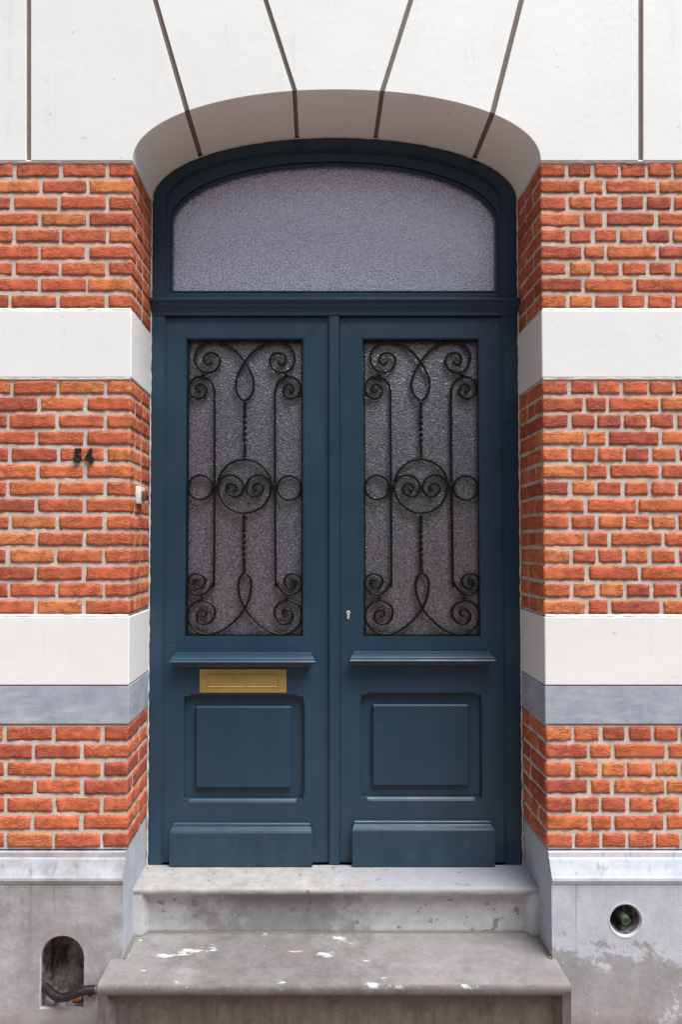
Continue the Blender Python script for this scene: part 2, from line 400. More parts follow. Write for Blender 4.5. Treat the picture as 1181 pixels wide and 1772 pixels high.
PAL = [lin(*c) for c in ((204, 109, 76), (210, 117, 80), (196, 102, 75), (214, 132, 86), (184, 94, 75), (207, 114, 83), (211, 122, 82), (202, 107, 77), (172, 88, 71), (207, 113, 77))]
def add_brick(bm, x0, x1, y0, y1, z0, z1, rough=.0022):
    cl, sd = bm.loops.layers.float_color['Col'], bm.loops.layers.float_color['Seed']
    k = random.random(); c = random.choice(PAL); j = random.uniform(.88, 1.1)
    col = (c[0] * j, c[1] * j, c[2] * j, 1); seed = (random.random(), random.random(), random.random(), 1)
    j2 = lambda: random.uniform(-.0022, .0022)
    x0 += j2(); x1 += j2(); z0 += j2() * .8; z1 += j2() * .8; oy = random.uniform(-.001, .0012)
    tilt = random.uniform(-.010, .010)
    st = .0100; r = .0032
    N = [max(2, round((b - a) / st)) for a, b in ((x0, x1), (y0, y1), (z0, z1))]
    N[1] = min(N[1], 18)
    lo, hi = Vector((x0, y0, z0)), Vector((x1, y1, z1)); cen = (lo + hi) / 2
    sv = Vector((random.uniform(0, 99), random.uniform(0, 99), random.uniform(0, 99)))
    cache = {}
    def V(i, jj, kk):
        key = (i, jj, kk)
        if key in cache: return cache[key]
        p = Vector((x0 + (x1 - x0) * i / N[0], y0 + (y1 - y0) * jj / N[1], z0 + (z1 - z0) * kk / N[2]))
        q = Vector([min(max(p[a], lo[a] + r), hi[a] - r) for a in range(3)])
        d = p - q
        if d.length > 1e-9: p = q + d.normalized() * min(r, d.length)
        s = p + sv
        d1 = noise.noise_vector(s * 42) * rough * 1.25 + noise.noise_vector(s * 120) * rough * .7
        d1.z += noise.noise(s * 17) * .0016
        p = p + d1; p.y += oy; p.z += (p.x - cen.x) * tilt
        cache[key] = bm.verts.new(p); return cache[key]
    def grid(f, a, b):
        for i in range(a):
            for jj in range(b):
                fc = bm.faces.new((f(i, jj), f(i + 1, jj), f(i + 1, jj + 1), f(i, jj + 1))); fc.smooth = True
                for l in fc.loops: l[cl] = col; l[sd] = seed
    nx, ny, nz = N
    grid(lambda a, b: V(a, 0, b), nx, nz)
    grid(lambda a, b: V(0, a, b), ny, nz); grid(lambda a, b: V(nx, a, b), ny, nz)
    grid(lambda a, b: V(a, b, 0), nx, ny); grid(lambda a, b: V(a, b, nz), nx, ny)

PM = 478.0                                                         # photograph pixels per metre on the house front
JT = .0130 / 2
def brickwork(side, ztop, zbot, rows):
    bm = bmesh.new()
    bm.loops.layers.float_color.new('Col'); bm.loops.layers.float_color.new('Seed')
    ph = (ztop - zbot) / rows
    cx = XL if side < 0 else XR
    for r in range(rows):
        z1 = ztop - ph * r - JT; z0 = ztop - ph * (r + 1) + JT
        # widths along the front, starting at the corner, then along the reveal
        if side > 0:
            if r % 2 == 0:
                ws = [.099] + [.0965] * 14; ret = [.198, .2]
            elif r % 4 == 1 or (r % 4 == 3 and random.random() < .35):
                ws = [.155, .083] + [.192] * 6; ret = [.100, .098, .2]
            else:
                ws = [.155] + [.190] * 7; ret = [.100, .098, .2]
        else:
            if r % 2 == 0: ws = [.092] + [.174] * 8; ret = [.165, .2]
            else: ws = [.165] + [.174] * 8; ret = [.075, .095, .2]
        x = cx
        for i, wd in enumerate(ws):
            wd2 = wd * random.uniform(.97, 1.03) if i else wd
            a, b = (x - wd2 + JT, x - (JT if i else 0)) if side < 0 else (x + (JT if i else 0), x + wd2 - JT)
            if abs(b) > 1.9 and abs(a) > 1.9: break
            add_brick(bm, a, b, 0, (ret[0] - JT) if i == 0 else .035, z0, z1)
            x = x - wd2 if side < 0 else x + wd2
        y = ret[0]
        for wd in ret[1:]:
            y1 = min(y + wd - JT, DY + .012)
            if y1 - y > .02:
                a, b = (cx - .035, cx) if side < 0 else (cx, cx + .035)
                add_brick(bm, a, b, y + JT, y1, z0, z1)
            y += wd
    o = link('brickwork', bm, M['brick'], house)
    bm = bmesh.new()
    d = .0042
    if side < 0: box(bm, WL, cx - d, d, BACK, zbot, ztop)
    else: box(bm, cx + d, WR, d, BACK, zbot, ztop)
    k = link('mortar', bm, M['mortar'], o)
    return o
for side in (-1, 1):
    brickwork(side, ZSPR - .003, B1T + .003, 9)
    brickwork(side, B1B - .004, B2T + .003, 14)
    brickwork(side, BSB - .003, PLT + .006, 7)
    x0, x1 = (WL, XL + .002) if side < 0 else (XR - .002, WR)
    bm = bmesh.new(); box(bm, x0, x1, -.004, BACK, B1B, B1T, .004); link('white_band', bm, M['white'], house, True, 12)
    bm = bmesh.new(); box(bm, x0, x1, -.004, BACK, B2B + .001, B2T, .004); link('white_band', bm, M['white'], house, True, 12)
    bm = bmesh.new(); box(bm, x0, x1, -.002, BACK, BSB, B2B - .002, .003); link('bluestone_course', bm, M['bluestone'], house, True, 12)
    # ragged bedding mortar at the edges of the painted bands
    for zz in (B1T + .002, B1B - .002, B2T + .002, ZSPR - .002):
        bm = bmesh.new()
        a, b = (WL, XL - .003) if side < 0 else (XR + .003, WR)
        pts = [(a + (b - a) * i / 160, .002 + .002 * noise.noise(Vector((i * .31, zz * 9, side))), zz + .002 * noise.noise(Vector((i * .23, zz * 7, side * 3)))) for i in range(161)]
        tube(bm, pts, .0055, 6)
        link('bedding_mortar', bm, M['white'], house, True, 80)

# white arch: blocks with open joints, backed by grey
def gl(p, q):                                                       # joint line on the front through two measured points
    a, b = at(*p, 0), at(*q, 0); return (a.x, a.z, b.x, b.z)
lines = [gl((50, 0), (50, 270)), gl((268, 0), (322, 187)), gl((459, 0), (508, 152)), gl((712, 0), (664, 152)), gl((903, 0), (855, 188)), gl((1109, 0), (1109, 270))]
def xline(l, z): return l[0] + (l[2] - l[0]) * (z - l[1]) / (l[3] - l[1])
arc = arch(XL, XR, ZSPR, ZSPR, ZCR - ZSPR, 160)[1:-1]
def arc_z(x):
    c, h = (XL + XR) / 2, (XR - XL) / 2; u = min(1, abs(x - c) / h)
    return ZSPR + (ZCR - ZSPR) * (1 - u ** 2.06) ** (1 / 2.06)
def meet(l):                                                       # where a joint line meets the arch
    z = ZSPR
    for _ in range(60): z = arc_z(xline(l, z))
    return xline(l, z), z
G = .0088
for i in range(7):
    L = lines[i - 1] if i > 0 else None; Rr = lines[i] if i < 6 else None
    lb = meet(L) if L and 1 < i < 6 else None
    top_l = (xline(L, WT) + G if L else WL, WT); top_r = (xline(Rr, WT) - G if Rr else WR, WT)
    if i == 0: poly = [(WL, ZSPR), (xline(Rr, ZSPR) - G, ZSPR), top_r, top_l]
    elif i == 6: poly = [(xline(L, ZSPR) + G, ZSPR), (WR, ZSPR), top_r, top_l]
    else:
        xa = xline(L, ZSPR) + G if i == 1 else meet(L)[0] + G
        xb = xline(Rr, ZSPR) - G if i == 5 else meet(Rr)[0] - G
        mid = [p for p in arc if xa + .001 < p[0] < xb - .001]
        poly = []
        poly += [(xa, ZSPR)] if i == 1 else [(xa, arc_z(xa))]
        poly += mid
        poly += [(xb, ZSPR)] if i == 5 else [(xb, arc_z(xb))]
        poly += [top_r, top_l]
    bm = bmesh.new(); prism(bm, poly, -.006, DY + .02, .0018, 2)
    link('arch_stone', bm, M['white'], house, True, 12)
bm = bmesh.new()
c0 = (XL + XR) / 2
arc2 = [(c0 + (p[0] - c0) * 1.012, p[1] + .007) for p in arc]
poly = [(WL, ZSPR + .004), (arc2[0][0], ZSPR + .004)] + arc2[1:-1] + [(arc2[-1][0], ZSPR + .004), (WR, ZSPR + .004), (WR, WT - .01), (WL, WT - .01)]
prism(bm, poly, .002, BACK, 0)
link('arch_joint', bm, M['groove'], house)
bm = bmesh.new(); box(bm, XL - .2, XR + .2, BACK - .03, BACK + .08, GZ, WT - .02); link('light_stop', bm, M['dark'], house)  # unseen dark backing, added behind the door to stop light leaking through gaps

# plinth blocks
PF = -.034
def plinth(side):
    x0, x1 = (WL, XL - .004) if side < 0 else (XR + .004, WR)
    ztop = PLT - .100
    bm = bmesh.new()
    zb = GZ - .05
    if side < 0:
        c = at(107, 1658, PF); r = (PX(145, 1658, PF) - PX(68, 1658, PF)) / 2
        zsill = PZ(1746, PF)
        hole = [(c.x - r, zsill), (c.x - r, c.z)] + [(c.x - r * math.cos(a), c.z + r * math.sin(a)) for a in [math.pi * k / 24 for k in range(1, 24)]] + [(c.x + r, c.z), (c.x + r, zsill)]
        lp = holed(bm, [(x0, zb), (x1, zb), (x1, ztop), (x0, ztop)], [hole], PF)
        hc = Vector((c.x, (c.z + zsill) / 2))
        h2 = [(hc.x + (p[0] - hc.x) * .96, hc.y + (p[1] - hc.y) * .97) for p in hole]
        nv = wall_of(bm, lp[1], [(h2, PF + .006), (None, PF + .012)])
        # niche shell
        nb = bmesh.new()
        lo = [nb.verts.new((v.co.x, v.co.y, v.co.z)) for v in nv]
        h3 = [(hc.x + (p[0] - hc.x) * .90, hc.y + (p[1] - hc.y) * .95) for p in hole]
        e = wall_of(nb, lo, [([((a[0] + b[0]) / 2, (a[1] + b[1]) / 2) for a, b in zip(h2, h3)], PF + .06), (h3, PF + .115)])
        nb.faces.new(e)
        bmesh.ops.subdivide_edges(nb, edges=nb.edges[:], cuts=4, use_grid_fill=True)
        for v in nb.verts:
            if v.co.y > PF + .014: v.co += noise.noise_vector(v.co * 26) * .009 + noise.noise_vector(v.co * 80) * .004
        niche = nb
    else:
        c = at(1084, 1593, PF); r = .0625
        circ = lambda q: [(c.x + q * math.cos(a), c.z + q * math.sin(a)) for a in [2 * math.pi * k / 40 for k in range(40)]]
        lp = holed(bm, [(x0, zb), (x1, zb), (x1, ztop), (x0, ztop)], [circ(r)], PF)
        nv = wall_of(bm, lp[1], [(circ(r * .97), PF - .0012), (circ(r * .90), PF - .0008), (circ(r * .86), PF + .006), (circ(r * .84), PF + .010)])
        nb = bmesh.new()
        lo = [nb.verts.new(v.co) for v in nv]
        e = wall_of(nb, lo, [(circ(r * .76), PF + .05), (circ(r * .62), PF + .085)]); nb.faces.new(e)
        niche = nb
    # jamb face, underside of nothing, and the moulding with its cut end
    jx = x1 if side < 0 else x0
    a = [bm.verts.new(p) for p in ((jx, PF, zb), (jx, PF, ztop), (jx, BACK, ztop), (jx, BACK, zb))]; bm.faces.new(a)
    prof = [(BACK, PLT), (.001, PLT), (-.006, PLT - .002), (-.008, PLT - .018), (-.014, PLT - .023), (-.026, PLT - .050), (-.037, PLT - .070), (-.042, PLT - .077),
            (-.043, PLT - .086), (-.039, PLT - .091), (-.038, PLT - .097), (-.034, PLT - .100), (BACK, PLT - .100)]
    sweep(bm, min(x0, x1), max(x0, x1), prof)
    o = link('plinth', bm, M['plinth'], house)
    link('niche_lining' if side < 0 else 'recess_lining', niche, M['niche'], o, True, 60)
    return o, c
pl, NC = plinth(-1)
pr, RC = plinth(1)
# sealant between the reveal and the door frame
for sx, seed in ((XL, 1), (XR, 5)):
    bm = bmesh.new(); s = 1 if sx < 0 else -1
    pts = [(sx + s * (.001 + .003 * noise.noise(Vector((i * .37, seed, 0)))), DY - .001, .01 + (ZSPR + .02) * i / 260) for i in range(261)]
    tube(bm, pts, lambda t: .0035 + .0032 * noise.noise(Vector((t * 70, seed * 3, 1))), 7)
    link('sealant', bm, M['sealant'], house, True, 80)

bm = bmesh.new()
tube(bm, [(p[0] * .9985 + .0002, DY - .001, p[1] - .002 + .002 * noise.noise(Vector((i * .3, 0, 9)))) for i, p in enumerate(arc)], lambda t: .0028 + .0012 * noise.noise(Vector((t * 60, 2, 1))), 7)
link('sealant', bm, M['sealant'], house, True, 80)

# ------------------------------------------------------------------ steps
steps = thing('stone_doorstep', (.07, 0, GZ), 'worn grey stone doorstep of two moulded steps below the blue double door', 'doorstep')
def jitter(bm, amt, sc):
    for v in bm.verts: v.co += noise.noise_vector(v.co * sc) * amt
def moulded_step(x0, x1, yf, yb, zt, zb, rec, ny, side, jx0=None, jx1=None, ym=None):
    """tread with a rolled nosing, flat side margins and a recessed riser"""
    bm = bmesh.new()
    pr = [(yb, zt), (yf + .012, zt)]
    pr += [(yf + .012 - .012 * math.sin(a), zt - .012 + .012 * math.cos(a)) for a in (R(30), R(60), R(90))]
    pr += [(yf + .001, zt - ny * .75), (yf + .006, zt - ny), (yf + rec * .5, zt - ny - .004), (yf + rec * .8, zt - ny - .010), (yf + rec, zt - ny - .022), (yf + rec, zb), (yb, zb)]
    n = 70
    X = [x0 + (x1 - x0) * i / n for i in range(n + 1)]
    rings = []
    for x in X:
        rr = []
        for k, (y, z) in enumerate(pr):
            p = Vector((x, y, z))
            if 0 < k < len(pr) - 2:
                q = noise.noise_vector(Vector((x * 14, k * .4, z * 9))); p += Vector((0, q.y * .002, q.z * .0018))
            rr.append(bm.verts.new(p))
        rings.append(rr)
    m = len(pr)
    for a, b in zip(rings, rings[1:]):
        for k in range(m): bm.faces.new((a[k], b[k], b[(k + 1) % m], a[(k + 1) % m]))
    bm.faces.new(rings[0]); bm.faces.new(rings[-1][::-1])
    for s, xx in ((1, x0), (-1, x1)):
        q = [(xx + s * .0005, yf + .003), (xx + s * side, yf + .003), (xx + s * (side + .022), yf + rec + .004), (xx + s * .0005, yf + rec + .004)]
        plan(bm, q if s > 0 else q[::-1], zb, zt - ny * .8)
    return bm
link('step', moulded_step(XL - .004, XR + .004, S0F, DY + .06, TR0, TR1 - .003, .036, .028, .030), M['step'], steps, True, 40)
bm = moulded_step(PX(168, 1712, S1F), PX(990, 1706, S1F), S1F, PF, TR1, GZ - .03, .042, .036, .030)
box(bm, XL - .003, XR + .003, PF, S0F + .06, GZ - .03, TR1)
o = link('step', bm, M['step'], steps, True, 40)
bm = bmesh.new()
for xx, s in ((XL, 1), (XR, -1)):                                   # dirt packed in the corners of the treads
    tube(bm, [(xx + s * (.002 + .003 * noise.noise(Vector((i * .4, s, 2)))), PF + (S0F + .03 - PF) * i / 40, TR1) for i in range(41)], lambda t: .006 + .003 * noise.noise(Vector((t * 9, xx, 0))), 7)
tube(bm, [(XL + (XR - XL) * i / 120, S0F + .034, TR1 + .001 * noise.noise(Vector((i * .3, 0, 0)))) for i in range(121)], lambda t: .0045 + .002 * noise.noise(Vector((t * 25, 3, 0))), 6)
link('joint_dirt', bm, M['dirt'], steps, True, 80)

# ------------------------------------------------------------------ double door
door = thing('double_door', (.07, DY, 0), 'dark slate blue panelled double door with arched fanlight and black iron grilles', 'door')
LY = DY + .014                                                      # face of the leaves
GYD = LY + .036                                                     # glass
CXD = (PX(258, 600, DY) + PX(899, 600, DY)) / 2
TZ0, TZ1 = PZ(545, DY), PZ(518, DY)
# frame: posts and arched head in one ring
fx0, fx1 = XL - .012, XR + .012
DCR = PZ(243, DY)
out_ = arch(fx0, fx1, TR0 + .002, ZSPR, ZCR - ZSPR + .012, 60)
ix0, ix1 = PX(281, 1000, DY), PX(876, 1000, DY)
in_ = arch(ix0, ix1, TR0 + .002, ZSPR - .005, ZCR - ZSPR - .045, 60)
bm = bmesh.new(); ring(bm, out_, in_, DY, DY + .09)
frame = link('door_frame', bm, M['door'], door, True, 30)
bm = bmesh.new()                                                    # bead along the inner edge of the frame
in2 = arch(ix0 + .007, ix1 - .007, TR0 + .002, ZSPR - .005, ZCR - ZSPR - .052, 60)
ring(bm, in_, in2, DY + .005, DY + .06)
link('frame_bead', bm, M['door'], door, True, 30)
# fanlight sash
zb = TZ1 - .012
gx0, gx1 = PX(300, 420, DY + .03), PX(857, 420, DY + .03)
gz0 = PZ(505, DY + .03); gtop = PZ(287, DY + .03)
gs = PZ(388, DY + .03)
so = arch(ix0 + .006, ix1 - .006, zb, ZSPR - .005, ZCR - ZSPR - .050, 60)
s1 = arch(gx0 - .012, gx1 + .012, gz0 - .010, gs, gtop - gs + .010, 60)
s2 = arch(gx0 - .004, gx1 + .004, gz0 - .004, gs, gtop - gs + .004, 60)
s3 = arch(gx0, gx1, gz0, gs, gtop - gs, 60)
bm = bmesh.new(); ring(bm, so, s1, DY + .012, DY + .07); ring(bm, s1, s2, DY + .022, DY + .06); ring(bm, s2, s3, DY + .017, DY + .06)
fan = link('fanlight', bm, M['door'], door, True, 30)
bm = bmesh.new(); pn = arch(gx0 - .006, gx1 + .006, gz0 - .006, gs, gtop - gs + .006, 60); prism(bm, pn, DY + .040, DY + .048)
link('pane', bm, M['fanglass'], fan)
# transom rail
bm = bmesh.new()
prof = [(DY + .06, TZ1), (DY - .026, TZ1 - .001), (DY - .030, TZ1 - .004), (DY - .030, TZ1 - .012), (DY - .024, TZ1 - .016), (DY - .020, TZ1 - .026), (DY - .012, TZ1 - .034), (DY - .010, TZ1 - .044), (DY - .004, TZ1 - .050), (DY - .003, TZ0 - .002), (DY + .06, TZ0 - .002)]
sweep(bm, XL + .002, XR - .002, prof)
link('transom_rail', bm, M['door'], door)

def leaf(xs, glass, drip, panel, field, kick, label):
    """all measures in photograph pixels on the leaf's face"""
    bm = bmesh.new()
    X = lambda p, y=1000, Y=LY: PX(p, y, Y); Z = lambda p, Y=LY: PZ(p, Y)
    xa, xb = X(xs[0]), X(xs[1]); zt, zm, z0 = Z(549), Z(1112), TR0 + .004
    ga, gb, gt, gbz = X(glass[0], 800), X(glass[1], 800), Z(glass[2]), Z(glass[3])
    e = .0006
    prism(bm, [(xa, zm), (ga, gbz - .0), (ga, gt), (xa, zt)][:1] + [(ga, zm), (ga, gt), (xa, zt)], LY, LY + .05, .0009, 1)
    prism(bm, [(gb, zm), (xb, zm), (xb, zt), (gb, gt)], LY, LY + .05, .0009, 1)
    prism(bm, [(ga, gt), (gb, gt), (xb, zt), (xa, zt)], LY, LY + .05, .0009, 1)
    # lower part: one face, with the panel opening and its stopped chamfers
    pa, pb, pt, pz = X(panel[0], 1300), X(panel[1], 1300), Z(panel[2]), Z(panel[3])
    A, E, Cc = .020, .008, .011
    fr = [(pa, pt), (pa + A, pt), (pa + A + E, pt + Cc), (pb - A - E, pt + Cc), (pb - A, pt), (pb, pt), (pb, pt - A), (pb + Cc * .6, pt - A - E), (pb + Cc * .6, pz + A + E), (pb, pz + A),
          (pb, pz), (pb - A, pz), (pb - A - E, pz - Cc), (pa + A + E, pz - Cc), (pa + A, pz), (pa, pz), (pa, pz + A), (pa - Cc * .6, pz + A + E), (pa - Cc * .6, pt - A - E), (pa, pt - A)]
    bk = [(min(max(x, pa), pb), min(max(z, pz), pt)) for x, z in fr]
    md = [((a[0] + b[0] * 1.0) / 2, (a[1] + b[1]) / 2) for a, b in zip(fr, bk)]
    lp = holed(bm, [(xa, z0), (xb, z0), (xb, zm), (gb, zm), (gb, gbz), (ga, gbz), (ga, zm), (xa, zm)], [fr], LY)
    wall_of(bm, lp[0], [(None, LY + .05)])
    end = wall_of(bm, lp[1], [(md, LY + .0035), (md, LY + .006), (bk, LY + .012), (None, LY + .026)])
    bm.faces.new(end)
    o = link('door_leaf', bm, M['door'], door, False)
    if label: o['label'] = label
    # glazing bead and pane
    b2 = bmesh.new(); rect = lambda q: [(ga + q, gbz + q), (ga + q, gt - q), (gb - q, gt - q), (gb - q, gbz + q)]
    ring(b2, rect(-.001), rect(.004), LY + .003, LY + .045)
    link('glazing_bead', b2, M['door'], o)
    b2 = bmesh.new(); box(b2, ga - .005, gb + .005, GYD, GYD + .008, gbz - .005, gt + .005); link('pane', b2, M['glass'], o)
    # raised field
    b2 = bmesh.new(); fa, fb, ft, fz = X(field[0], 1300), X(field[1], 1300), Z(field[2]), Z(field[3])
    box(b2, fa, fb, LY + .008, LY + .030, fz, ft, .006, 1); link('raised_panel', b2, M['door'], o)
    # drip moulding
    b2 = bmesh.new(); D = drip; da, db = X(D[0], 1150, LY - .05), X(D[1], 1150, LY - .05); zt_, zb_ = Z(D[2], LY - .02), Z(D[3], LY - .05)
    h = zt_ - zb_
    prof = [(LY + .001, zt_ + .001), (LY - .012, zt_), (LY - .017, zt_ - .003), (LY - .018, zt_ - .008), (LY - .030, zt_ - .012), (LY - .040, zt_ - .017), (LY - .043, zt_ - .020), (LY - .044, zt_ - .024), (LY - .050, zt_ - .027), (LY - .053, zt_ - .031), (LY - .053, zb_ + .003), (LY - .050, zb_),
            (LY - .032, zb_ - .001), (LY - .030, zb_ - .010), (LY - .020, zb_ - .013), (LY - .016, zb_ - .020), (LY + .001, zb_ - .022)]
    sweep(b2, da, db, prof, .40); link('drip_moulding', b2, M['door'], o)
    # kick board
    b2 = bmesh.new(); K = kick; ka, kb = X(K[0], 1470, LY - .036), X(K[1], 1470, LY - .036); kt, kz = Z(K[2], LY - .01), TR0 + .002
    prof = [(LY + .001, kt), (LY - .011, kt - .001), (LY - .014, kt - .004), (LY - .016, kt - .012), (LY - .019, kt - .016), (LY - .030, kt - .024), (LY - .034, kt - .030), (LY - .036, kt - .036), (LY - .036, kz + .002), (LY - .034, kz), (LY + .001, kz)]
    sweep(b2, ka, kb, prof, .42); link('kick_board', b2, M['door'], o)
    return o
lf = leaf((284, 569), (320, 526, 585, 1103), (293, 546, 1130, 1148), (318, 525, 1205, 1384), (337, 505, 1223, 1366), (293, 541, 1424, 1502), 'door leaf with the brass letter plate')
rf = leaf((589, 874), (627, 832, 585, 1103), (606, 859, 1128, 1145), (626, 834, 1202, 1381), (645, 814, 1220, 1362), (610, 857, 1420, 1499), 'door leaf with the keyhole')
# astragal over the meeting stiles
bm = bmesh.new(); aa, ab = PX(568.5, 1000, LY), PX(588.5, 1000, LY); az = PZ(549, LY)
plan(bm, [(aa, LY + .002), (aa + .001, LY - .010), (aa + .004, LY - .012), (aa + .006, LY - .016), (ab - .006, LY - .016), (ab - .004, LY - .012), (ab - .001, LY - .010), (ab, LY + .002)], TR0 + .003, az)
link('cover_strip', bm, M['door'], door)
# letter plate (on the left leaf) and lock cylinder (on the right leaf)
Y = LY - .004
bm = bmesh.new(); box(bm, PX(345, 1180, Y), PX(496, 1180, Y), Y, LY + .001, PZ(1199, Y), PZ(1158, Y), .003)
fx = (PX(360.5, 1180, Y), PX(480.5, 1180, Y), PZ(1187.5, Y), PZ(1169, Y))
rq = lambda q: [(fx[0] - q, fx[2] - q), (fx[0] - q, fx[3] + q), (fx[1] + q, fx[3] + q), (fx[1] + q, fx[2] - q)]
def bank(bm, o_, yo, i_, yi):                                       # sloping band between two rectangles
    A = [bm.verts.new((x, yo, z)) for x, z in o_]; B = [bm.verts.new((x, yi, z)) for x, z in i_]
    for k in range(4): bm.faces.new((A[k], A[(k + 1) % 4], B[(k + 1) % 4], B[k]))
bank(bm, rq(.005), Y - .0002, rq(.002), Y - .0034); bank(bm, rq(.002), Y - .0034, rq(-.001), Y - .0002)
link('letter_plate', bm, M['brass'], lf, True, 30)
c = at(603, 1060, LY); bm = bmesh.new()
rr, hw = .0085, .0048
pts = [(c.x + rr * math.cos(a), c.z + rr * math.sin(a)) for a in [R(-55) + R(290) * k / 20 for k in range(21)]] + [(c.x - hw, c.z - .022)] + [(c.x - hw * math.cos(a), c.z - .022 - hw * math.sin(a)) for a in [math.pi * k / 8 for k in range(1, 8)]] + [(c.x + hw, c.z - .022)]
prism(bm, pts, LY - .004, LY + .004, .0008, 2)
bmk = bmesh.new(); 
lock = link('lock_cylinder', bm, M['steel'], rf, True, 30)
box(bmk, c.x - .004, c.x + .004, LY - .0046, LY, c.z - .0012, c.z + .0012)
pts2 = [(c.x + (p[0] - c.x) * 1.35, c.z - .009 + (p[1] - c.z + .009) * 1.22) for p in pts]
prism(bmk, pts2, LY - .0006, LY + .002)
link('keyhole', bmk, M['dark'], rf)

# ------------------------------------------------------------------ iron grilles
IY0, IY1 = LY + .012, LY + .024
SC = at(424, 800, IY0).x - at(423, 800, IY0).x
def g(p): q = at(p[0], p[1], IY0); return (q.x, q.z)
MX = 423.5
mir = lambda P: [(2 * MX - x, y) for x, y in P]
BIG = [(424, 626), (412, 611), (396, 598), (378, 591), (362, 590), (348, 596), (339, 608), (337, 622), (341, 634), (350, 642), (361, 644), (372, 640), (379, 631), (380, 621), (375, 613), (366, 610), (357, 612), (352, 619), (353, 627), (359, 630), (365, 628), (365.5, 624)]
LOOP = [(424, 693), (434, 685), (439, 670), (438, 655), (432, 640)]
SMALL = [(371, 848), (371, 780), (371, 700), (370.6, 680), (368, 665), (360, 655), (348, 651), (336, 654), (328, 663), (327, 674), (332, 684), (342, 689), (352, 686), (357, 677), (354, 668), (346, 664), (339, 668), (339, 675), (344, 678), (346, 675)]
LOWS = [(371, 842), (370.4, 900), (370.2, 990), (368, 1008), (360, 1022), (348, 1029), (335, 1027), (326, 1017), (324, 1006), (330, 996), (341, 993), (351, 997), (355, 1006), (351, 1015), (342, 1018), (335, 1013), (335, 1005), (341, 1003), (343, 1007)]
LOWB = [(421.5, 1056), (410, 1070), (395, 1084), (378, 1094), (360, 1098), (342, 1094), (329, 1082), (324, 1067), (327, 1053), (337, 1043), (349, 1039), (362, 1043), (371, 1053), (371, 1066), (364, 1077), (353, 1080), (343, 1076), (340, 1066), (344, 1058), (353, 1055), (358, 1060), (355, 1066), (350, 1065)]
LLOOP = [(421.5, 991), (429, 995), (434.5, 1006), (434, 1025), (429.5, 1040)]
CSC = [(377, 839), (382, 829), (391, 823), (401, 822), (411, 825), (418, 833), (421, 843), (418, 853), (410, 859), (401, 858), (393, 852), (391, 844), (396, 837), (404, 837), (409, 843), (407, 848), (402, 847)]
BW = 3.5 * SC
def iron(name, P, parent, jog=0, wd=BW):
    bm = bmesh.new(); strip(bm, [g(p) for p in catmull(P, 6)], wd, IY0 + jog, IY1 + jog); return link(name, bm, M['iron'], parent, True, 40)
bm = bmesh.new()                                                    # thin border bar and the small collars belong to the grille itself
q0, q1 = g((322, 1101)), g((525, 587))
ring(bm, [(q0[0], q0[1]), (q0[0], q1[1]), (q1[0], q1[1]), (q1[0], q0[1])], [(q0[0] + .006, q0[1] + .006), (q0[0] + .006, q1[1] - .006), (q1[0] - .006, q1[1] - .006), (q1[0] - .006, q0[1] + .006)], IY0 + .002, IY1)
for px, py in ((352, 647.5), (495, 647.5), (349, 1034), (497, 1034), (424, 697), (424, 789), (422.5, 893), (422.5, 987)):
    x, z = g((px, py)); box(bm, x - .0065, x + .0065, IY0 - .003, IY1 - .001, z - .0052, z + .0052, .002)
for px, py in ((373.5, 841), (473.5, 841)):
    x, z = g((px, py)); box(bm, x - .010, x + .010, IY0 - .002, IY1 - .001, z - .012, z + .012, .002)
grille = link('grille', bm, M['iron'], door, True, 30)
iron('scroll', LOOP + BIG, grille)
iron('scroll', mir(LOOP + BIG), grille, .0015)
iron('side_scroll', SMALL[::-1][:-2] + LOWS[2:], grille, .0008)
iron('side_scroll', mir(SMALL[::-1][:-2] + LOWS[2:]), grille, .0008)
iron('lower_scroll', LLOOP + LOWB, grille)
iron('lower_scroll', mir(LLOOP + LOWB), grille, .0015)
iron('inner_scroll', CSC, grille, .0005)
iron('inner_scroll', [(2 * 423.2 - x, y) for x, y in CSC], grille, .0005)
for nm, cx, cy, r in (('ring', 422.8, 841, 46.5), ('small_ring', 346.5, 843, 21), ('small_ring', 500.5, 844, 21)):
    bm = bmesh.new(); strip(bm, [g((cx + r * math.cos(a), cy + r * math.sin(a))) for a in [2 * math.pi * k / 64 for k in range(64)]], BW, IY0 + .001, IY1 + .001, True)
    link(nm, bm, M['iron'], grille, True, 40)
def twisted(py0, py1, px):
    bm = bmesh.new(); a, b = at(px, py1, IY0 + .006), at(px, py0, IY0 + .006)
    n = 90; prev = None; h = .0056
    for i in range(n + 1):
        t = i / n; tw = min(1, max(0, (t - .22) / .56)) * math.pi * 2.5
        p = a.lerp(b, t)
        rg = [bm.verts.new((p.x + h * 1.414 * math.cos(tw + math.pi / 4 + k * math.pi / 2), p.y + h * 1.414 * math.sin(tw + math.pi / 4 + k * math.pi / 2), p.z)) for k in range(4)]
        if prev:
            for k in range(4): bm.faces.new((prev[k], prev[(k + 1) % 4], rg[(k + 1) % 4], rg[k]))
        else: bm.faces.new(rg)
        prev = rg
    bm.faces.new(prev)
    return link('twisted_bar', bm, M['iron'], grille)
twisted(698, 788, 424); twisted(894, 986, 422.5)
# the same grille on the other leaf
kids = [o for o in C.objects if o.parent == grille]
g2 = grille.copy(); C.objects.link(g2); attach(g2, door)
dx = PX(730.3, 840, IY0) - PX(423.5, 840, IY0)
g2.location.x += dx
for k in kids:
    c2 = k.copy(); C.objects.link(c2); attach(c2, g2)

